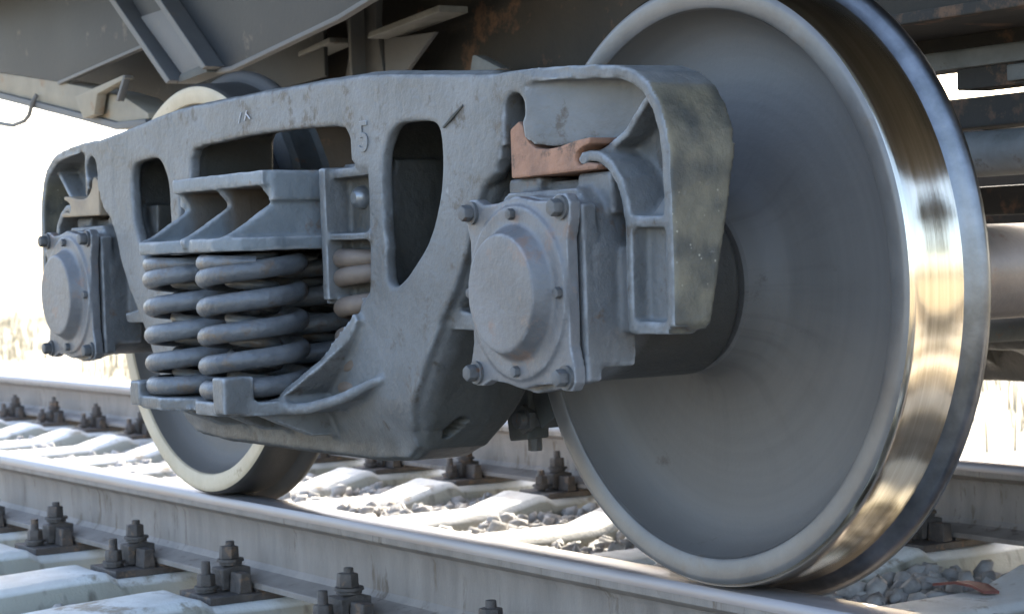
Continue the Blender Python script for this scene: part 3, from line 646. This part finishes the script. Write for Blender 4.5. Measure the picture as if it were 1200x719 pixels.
# ------------------------------------------------------------------ bolster, wedges, springs
def make_bolster():
    root = empty('bolster', (0, 0, .55), 'cast bolster whose open ribbed end sits on the coil springs', 'bolster')
    for s in (1, -1):
        ps = [prism([(-.19, -.80*s), (-.19, -1.232*s), (.19, -1.232*s), (.19, -.80*s)], .668, .694, 'Z')]
        side = [(-.80*s, .56), (-1.300*s, .562), (-1.305*s, .578), (-1.285*s, .586), (-1.208*s, .634), (-1.206*s, .642), (-1.228*s, .672), (-1.230*s, .692), (-.80*s, .692)]
        for xc in (-.176, 0, .176): ps.append(prism(side, xc-.0085, xc+.0085, 'X'))
        lobes = [(-.212, -.80), (-.222, -1.225), (-.205, -1.285), (-.16, -1.318), (-.08, -1.318), (0, -1.290), (.08, -1.318), (.16, -1.318), (.205, -1.285), (.222, -1.225), (.212, -.80)]
        ps.append(prism([(a, b*s) for a, b in lobes], .553, .577, 'Z'))
        ps.append(prism([(-.17, -.8*s), (-.17, -.98*s), (.17, -.98*s), (.17, -.8*s)], .57, .68, 'Z'))
        a, b = sorted((-1.215*s, -.80*s)); ps.append(box(.18, .197, a, b, .640, .693)); ps.append(box(-.197, -.18, a, b, .640, .693))
        me = fuse(ps, .0042, 1)
        for v in me.vertices: v.co += noise.noise_vector(v.co*30)*.0012
        part('ribbed_end', me, 'bolster', root)
        part('inner_wall', prism([(-.165, -.975*s), (-.165, -1.0*s), (.165, -1.0*s), (.165, -.975*s)], .572, .674, 'Z'), 'bolster_rust', root)
    prof = [(-.85, .56), (-.6, .50), (.6, .50), (.85, .56), (.85, .70), (.45, .80), (-.45, .80), (-.85, .70)]
    part('middle_beam', prism(prof, -.20, .20, 'X', .01), 'wagon_brown', root, 40)
    part('centre_plate', cyl((0, 0), 'Z', .16, .16, .79, .90, 40), 'wagon_brown', root, 40)
    return root
make_bolster()
wd = single('friction_wedge', prism([(.198, .582), (.232, .582), (.232, .69), (.203, .69)], -1.10, -.95, 'Y', .003), 'bolster_rust', (.215, -1.03, .582), 'rusty friction wedge between the bolster side and the right column', 'wedge', 'friction wedges')
dup(wd, (-.215, -1.03, .582), math.pi, 'friction wedge between the bolster and the left column')
def coil(cx, cy, z0, z1, Rm, r, turns, hand=1, ph=0.0, n=300):
    pts = []; rad = []; flat = .72
    for i in range(n+1):
        t = i/n; a = ph+hand*2*math.pi*turns*t
        u = t*turns
        if u < flat: h = 0+.18*(u/flat)**2*r
        elif u > turns-flat: h = 1
        # dead end turns lie flat, live turns rise evenly
        live = min(1, max(0, (u-flat)/(turns-2*flat))); live = live
        z = z0+r+(z1-z0-2*r)*live
        pts.append((cx+Rm*math.cos(a), cy+Rm*math.sin(a), z))
        end = min(t, 1-t)*turns; rad.append(r*min(1, .55+.45*min(1, end/.35)))
    # soften the kink in height
    zz = np.array([p[2] for p in pts]); k = np.ones(21)/21; zp = np.pad(zz, 10, mode='edge'); zz = np.convolve(zp, k, 'valid')
    pts = [(p[0], p[1], z) for p, z in zip(pts, zz)]
    return tube(pts, rad, 14)
def make_spring(m, label):
    o = empty('coil_spring', (0, 0, .29), label, 'coil spring', 'coil springs of the bogie')
    part('outer_coil', coil(0, 0, .291, .552, .0832, .0174, 5.8, 1, .9), m, o)
    part('inner_coil', coil(0, 0, .291, .552, .040, .0110, 8.5, -1, 2.0, 260), m, o)
    return o
SPR = [((.118, -1.222), 'front coil spring nearest the right column, blue-grey thick coils'), ((-.118, -1.222), 'front coil spring at the left, partly covered by its right neighbour'),
       ((0, -1.035), 'coil spring hidden behind the two front springs'), ((.118, -.85), 'inner coil spring behind the right front spring'), ((-.118, -.85), 'inner coil spring behind the left front spring')]
s0 = make_spring('spring', SPR[0][1]); s0.location = (.118, -1.222, .29)
for (x, y), l in SPR[1:]: dup(s0, (x, y, .29), random.uniform(-.25, .1), l)
s1 = make_spring('spring_rusty', 'rusty brown coil spring under the right column with rivets'); s1.location = (.285, -1.035, .29); s1.rotation_euler.z = .8
dup(s1, (-.285, -1.035, .29), .3, 'rusty coil spring under the left column')
for k, (x, y) in enumerate(((.118, 1.222), (-.118, 1.222), (0, 1.035), (.285, 1.035), (-.285, 1.035))):
    dup(s0, (x, y, .29), k*.7, 'coil spring hidden on the far side, '+('front left', 'front right', 'middle', 'left end', 'right end')[k]+' of its group')

# ------------------------------------------------------------------ brake gear
def make_brake(xs, sgn, y, label):
    """cast shoe against the wheel tread on the inner side, with hanger and pin"""
    root = empty('brake_shoe', (xs, y, .18), label, 'brake shoe', 'brake shoes')
    cx = .925*sgn; a0, a1 = (R(158), R(208)) if sgn > 0 else (R(-28), R(46))
    arc = lambda rr: [(cx+rr*math.cos(a0+(a1-a0)*i/10), .475+rr*math.sin(a0+(a1-a0)*i/10)) for i in range(11)]
    part('shoe', prism(arc(.479)+arc(.535)[::-1], y-.045, y+.045, 'Y', .003), 'brake', root)
    part('shoe_holder', prism(arc(.535)+[(xs-.06*sgn, .30), (xs-.07*sgn, .40), (xs-.06*sgn, .5), (xs-.03*sgn, .62)], y-.03, y+.03, 'Y', .004), 'brake', root)
    part('hanger', tube([(xs-.02*sgn, y-.05, .44), (xs-.05*sgn, y-.05, .60), (xs-.07*sgn, y-.04, .72)], .016, 10), 'brake', root)
    part('pin', merge([cyl((xs, 0, .24), 'Y', .016, .016, y-.075, y+.05, 12, .002), cyl((xs, 0, .24), 'Y', .026, .026, y-.062, y-.05, 6)]), 'bolt', root, 40)
    lo = sorted((xs-.075*sgn, xs+.012*sgn))
    part('lower_lug', prism([(lo[0], .305), (lo[1], .305), (lo[1]-.006, .205), (lo[0]+.02, .198)], y-.055, y-.01, 'Y', .004), 'brake', root)
    part('lug_bolt', cyl((xs-.01*sgn, y-.03), 'Z', .013, .013, .182, .21, 8, .002), 'bolt', root, 40)
    return root
make_brake(.42, 1, -.79, 'dark brake shoe with bolt hanging below the right axle box beside the wheel')
make_brake(-.42, -1, -.79, 'dark brake shoe behind the springs against the left wheel')
bb = empty('brake_beam', (.36, 0, .30), 'dark brake beam crossing between the wheels behind the springs', 'brake beam')
part('bar', tube([(.36, -.74, .34), (.36, .74, .34)], .028, 14), 'brake', bb)
part('strut', prism([(.30, .30), (.40, .30), (.40, .38), (.30, .38)], -.05, .05, 'Y', .004), 'brake', bb)

# ------------------------------------------------------------------ wagon body over the bogie
wg = empty('freight_wagon', (0, 0, .85), 'dark underside of a freight wagon with sloped panels, beams and brackets above the bogie', 'wagon')
def sheet(poly, y, th, m, name, lean=0.0, z0=1.0, bev=.003):
    """plate in the X-Z plane at depth y; lean pushes its upper part towards the viewer's side of the wagon"""
    me = prism(poly, y, y+th, 'Y', bev)
    for v in me.vertices: v.co.y -= lean*max(0, v.co.z-z0)
    return part(name, me, m, wg, 30)
part('floor', box(-3.6, 2.6, -1.0, 1.0, 1.42, 1.50, .01), 'wagon', wg)
for s in (-1, 1): part('sloped_floor', prism([(1.0*s, 1.42), (1.53*s, 1.92), (1.53*s, 2.0), (1.0*s, 1.5)], -3.6, 2.6, 'X'), 'wagon', wg)
# added dark sheet beyond the left wheelset, blocks bright sky behind the top opening
part('sky_block_sheet', prism([(-.72, .64), (.62, .64), (.62, 1.42), (-.34, 1.42), (-.34, 1.0), (-.52, .86), (-.72, .80)], -1.63, -1.61, 'X'), 'wagon_brown', wg)
for s in (-1, 1):
    part('side_wall', box(-3.6, 2.6, 1.5*s-.03, 1.5*s+.03, 1.93, 3.3, .01), 'wagon', wg)
part('end_wall', box(-3.6, -3.54, -1.46, 1.46, 2.0, 3.3), 'wagon', wg); part('end_wall', box(2.54, 2.6, -1.46, 1.46, 2.0, 3.3), 'wagon', wg)
P1 = [(-3.9, 1.30), (-2.888, 1.160), (-2.40, 1.086), (-2.36, 1.083), (-1.70, 1.131), (-1.76, 1.42), (-3.9, 1.42)]
sheet(P1, -.60, .012, 'wagon', 'slope_sheet')
sheet([(-2.37, 1.075), (-1.70, 1.123), (-1.70, 1.133), (-2.37, 1.085)], -.612, .02, 'wagon_light', 'edge_strip')
P3 = [(-1.62, 1.262), (-1.325, 1.022), (-1.204, 1.018), (-.648, 1.081), (-.20, 1.16), (-.20, 1.42), (-1.75, 1.42)]
sheet(P3, -.60, .012, 'wagon', 'slope_sheet')
sheet([(-1.325, 1.012), (-1.204, 1.008), (-.648, 1.071), (-.20, 1.15), (-.20, 1.162), (-.648, 1.083), (-1.204, 1.020), (-1.325, 1.024)], -.612, .022, 'wagon_light', 'edge_strip')
# stiffener between the two sheets: web plate, side flange and dark bracket block
sheet([(-1.694, 1.197), (-1.44, 1.02), (-1.29, 1.03), (-1.544, 1.2)], -.635, .02, 'wagon_light', 'stiffener_plate')
sheet([(-1.95, 1.395), (-1.694, 1.197), (-1.544, 1.2), (-1.80, 1.405)], -.628, .02, 'wagon', 'stiffener_upper')
fl = prism([(-2.03, 1.40), (-1.476, 1.000), (-1.45, 1.006), (-2.0, 1.405)], -.665, -.60, 'Y', .003); part('stiffener_flange', fl, 'wagon_light', wg)
fl = prism([(-1.80, 1.41), (-1.278, 1.018), (-1.255, 1.024), (-1.77, 1.415)], -.655, -.60, 'Y', .003); part('stiffener_flange', fl, 'wagon_light', wg)
sheet([(-1.47, 1.0), (-1.28, 1.012), (-1.29, 1.035), (-1.44, 1.022)], -.64, .06, 'brake', 'stiffener_foot')
# dark plate added as the shadow in the gap behind, descending beige beam, bracket, grab rung
sheet([(-3.10, 1.16), (-2.27, 1.24), (-1.2, 1.2), (-1.2, 1.0), (-1.9, .97), (-2.60, .99)], -.35, .012, 'wagon', 'shadow_plate')
sheet([(-4.2, 1.375), (-2.888, 1.158), (-2.346, 1.079), (-2.07, 1.033), (-1.90, 1.0), (-1.745, .945), (-1.742, .93), (-1.945, .935), (-2.192, .978), (-2.896, 1.099), (-4.2, 1.32)], -.60, .10, 'beige', 'sloping_beam')
sheet([(-4.2, 1.32), (-2.896, 1.099), (-2.192, .978), (-1.945, .935), (-1.74, .929), (-1.73, .910), (-1.95, .914), (-2.19, .957), (-2.9, 1.078), (-4.2, 1.30)], -.612, .12, 'wagon_light', 'beam_flange')
sheet([(-2.168, 1.024), (-1.812, 1.053), (-1.80, 1.042), (-2.00, 1.017), (-2.027, .962), (-2.11, .957)], -.64, .03, 'beige', 'gusset')
sheet([(-1.812, 1.053), (-1.797, 1.050), (-1.855, .985), (-1.87, .987)], -.64, .02, 'wagon_light', 'gusset_edge')
part('grab_rung', tube([(-2.545, -.61, 1.06), (-2.558, -.62, 1.038), (-2.59, -.62, 1.002), (-2.63, -.62, .988), (-2.735, -.62, .981), (-3.05, -.62, 1.022), (-3.08, -.62, 1.05), (-3.09, -.61, 1.13)], .007, 8), 'wagon_light', wg)
# rusty underframe wall behind the bogie and its brackets
sheet([(-1.5, .93), (1.0, .93), (1.0, 1.42), (-1.5, 1.42)], -.18, .03, 'wagon_brown', 'centre_sill_web')
sheet([(-1.5, .93), (1.0, .93), (1.0, 1.42), (-1.5, 1.42)], .15, .03, 'wagon_brown', 'centre_sill_web')
part('bottom_flange', box(-1.58, 2.4, -.26, .24, .915, .935, .003), 'wagon_brown', wg)
sheet([(-1.203, 1.40), (-.973, 1.40), (-1.02, 1.12), (-.977, .95), (-1.203, .95), (-1.16, 1.06)], -.30, .02, 'wagon_light', 'bracket_post')
part('bracket_rib', prism([(-1.09, .96), (-1.075, .96), (-1.075, 1.4), (-1.09, 1.4)], -.34, -.28, 'Y', .003), 'wagon_light', wg)
me = prism([(-1.325, 1.062), (-1.152, 1.080), (-1.152, 1.094), (-1.322, 1.074)], -.36, -.28, 'Y', .003); part('bracket_strip', me, 'pipe', wg)
me = prism([(-.96, 1.070), (-.618, 1.096), (-.618, 1.112), (-.945, 1.086)], -.36, -.28, 'Y', .003); part('bracket_strip', me, 'pipe', wg)
sheet([(-.90, 1.07), (-.74, 1.065), (-.881, .984), (-.98, .97), (-.98, 1.08)], -.30, .015, 'wagon_light', 'gusset')
sheet([(-.575, .95), (-.560, .992), (-.545, .99), (-.44, .95)], -.31, .03, 'pipe', 'lug')
# beams and pipes that show to the right of the wheel
part('sole_bar', box(-.6, 2.5, -.02, .10, .945, 1.02, .006), 'pipe', wg)
part('tie_beam', box(-.4, 2.5, -.02, .06, .852, .888, .006), 'pipe', wg)
part('draw_bar', box(-.2, 2.4, .02, .09, .742, .80, .006), 'wagon_brown', wg)
part('valve_block', box(.665, 2.3, -.01, .07, .812, .853, .004), 'wagon_brown', wg)
part('packing_strip', box(-.3, 2.4, 0, .05, .886, .916, .003), 'wagon_brown', wg)
part('valve_cap', box(.80, .98, -.02, .08, .818, .848, .004), 'pipe', wg)
part('brake_pipe', tube([(.2, 0, .690), (2.4, 0, .690)], .043, 20), 'pipe', wg)
part('lower_tie', box(-.6, .95, .30, .38, .58, .64, .006), 'wagon_brown', wg)

# ------------------------------------------------------------------ small debris
me = new_mesh('scrap', [(.22, .33, -.208), (.27, .345, -.200), (.31, .356, -.204), (.35, .350, -.212), (.210, .375, -.212), (.262, .40, -.205), (.305, .41, -.208), (.352, .395, -.217),
                        (.22, .33, -.214), (.27, .345, -.206), (.31, .356, -.210), (.35, .350, -.218), (.210, .375, -.218), (.262, .40, -.211), (.305, .41, -.214), (.352, .395, -.223)],
              [(0, 1, 5, 4), (1, 2, 6, 5), (2, 3, 7, 6), (8, 12, 13, 9), (9, 13, 14, 10), (10, 14, 15, 11), (0, 8, 9, 1), (1, 9, 10, 2), (2, 10, 11, 3), (4, 5, 13, 12), (5, 6, 14, 13), (6, 7, 15, 14), (0, 4, 12, 8), (3, 11, 15, 7)])
single('scrap_strip', me, 'red', (.31, .35, -.215), 'bent red scrap strip on the ballast under the large wheel at lower right', 'scrap')
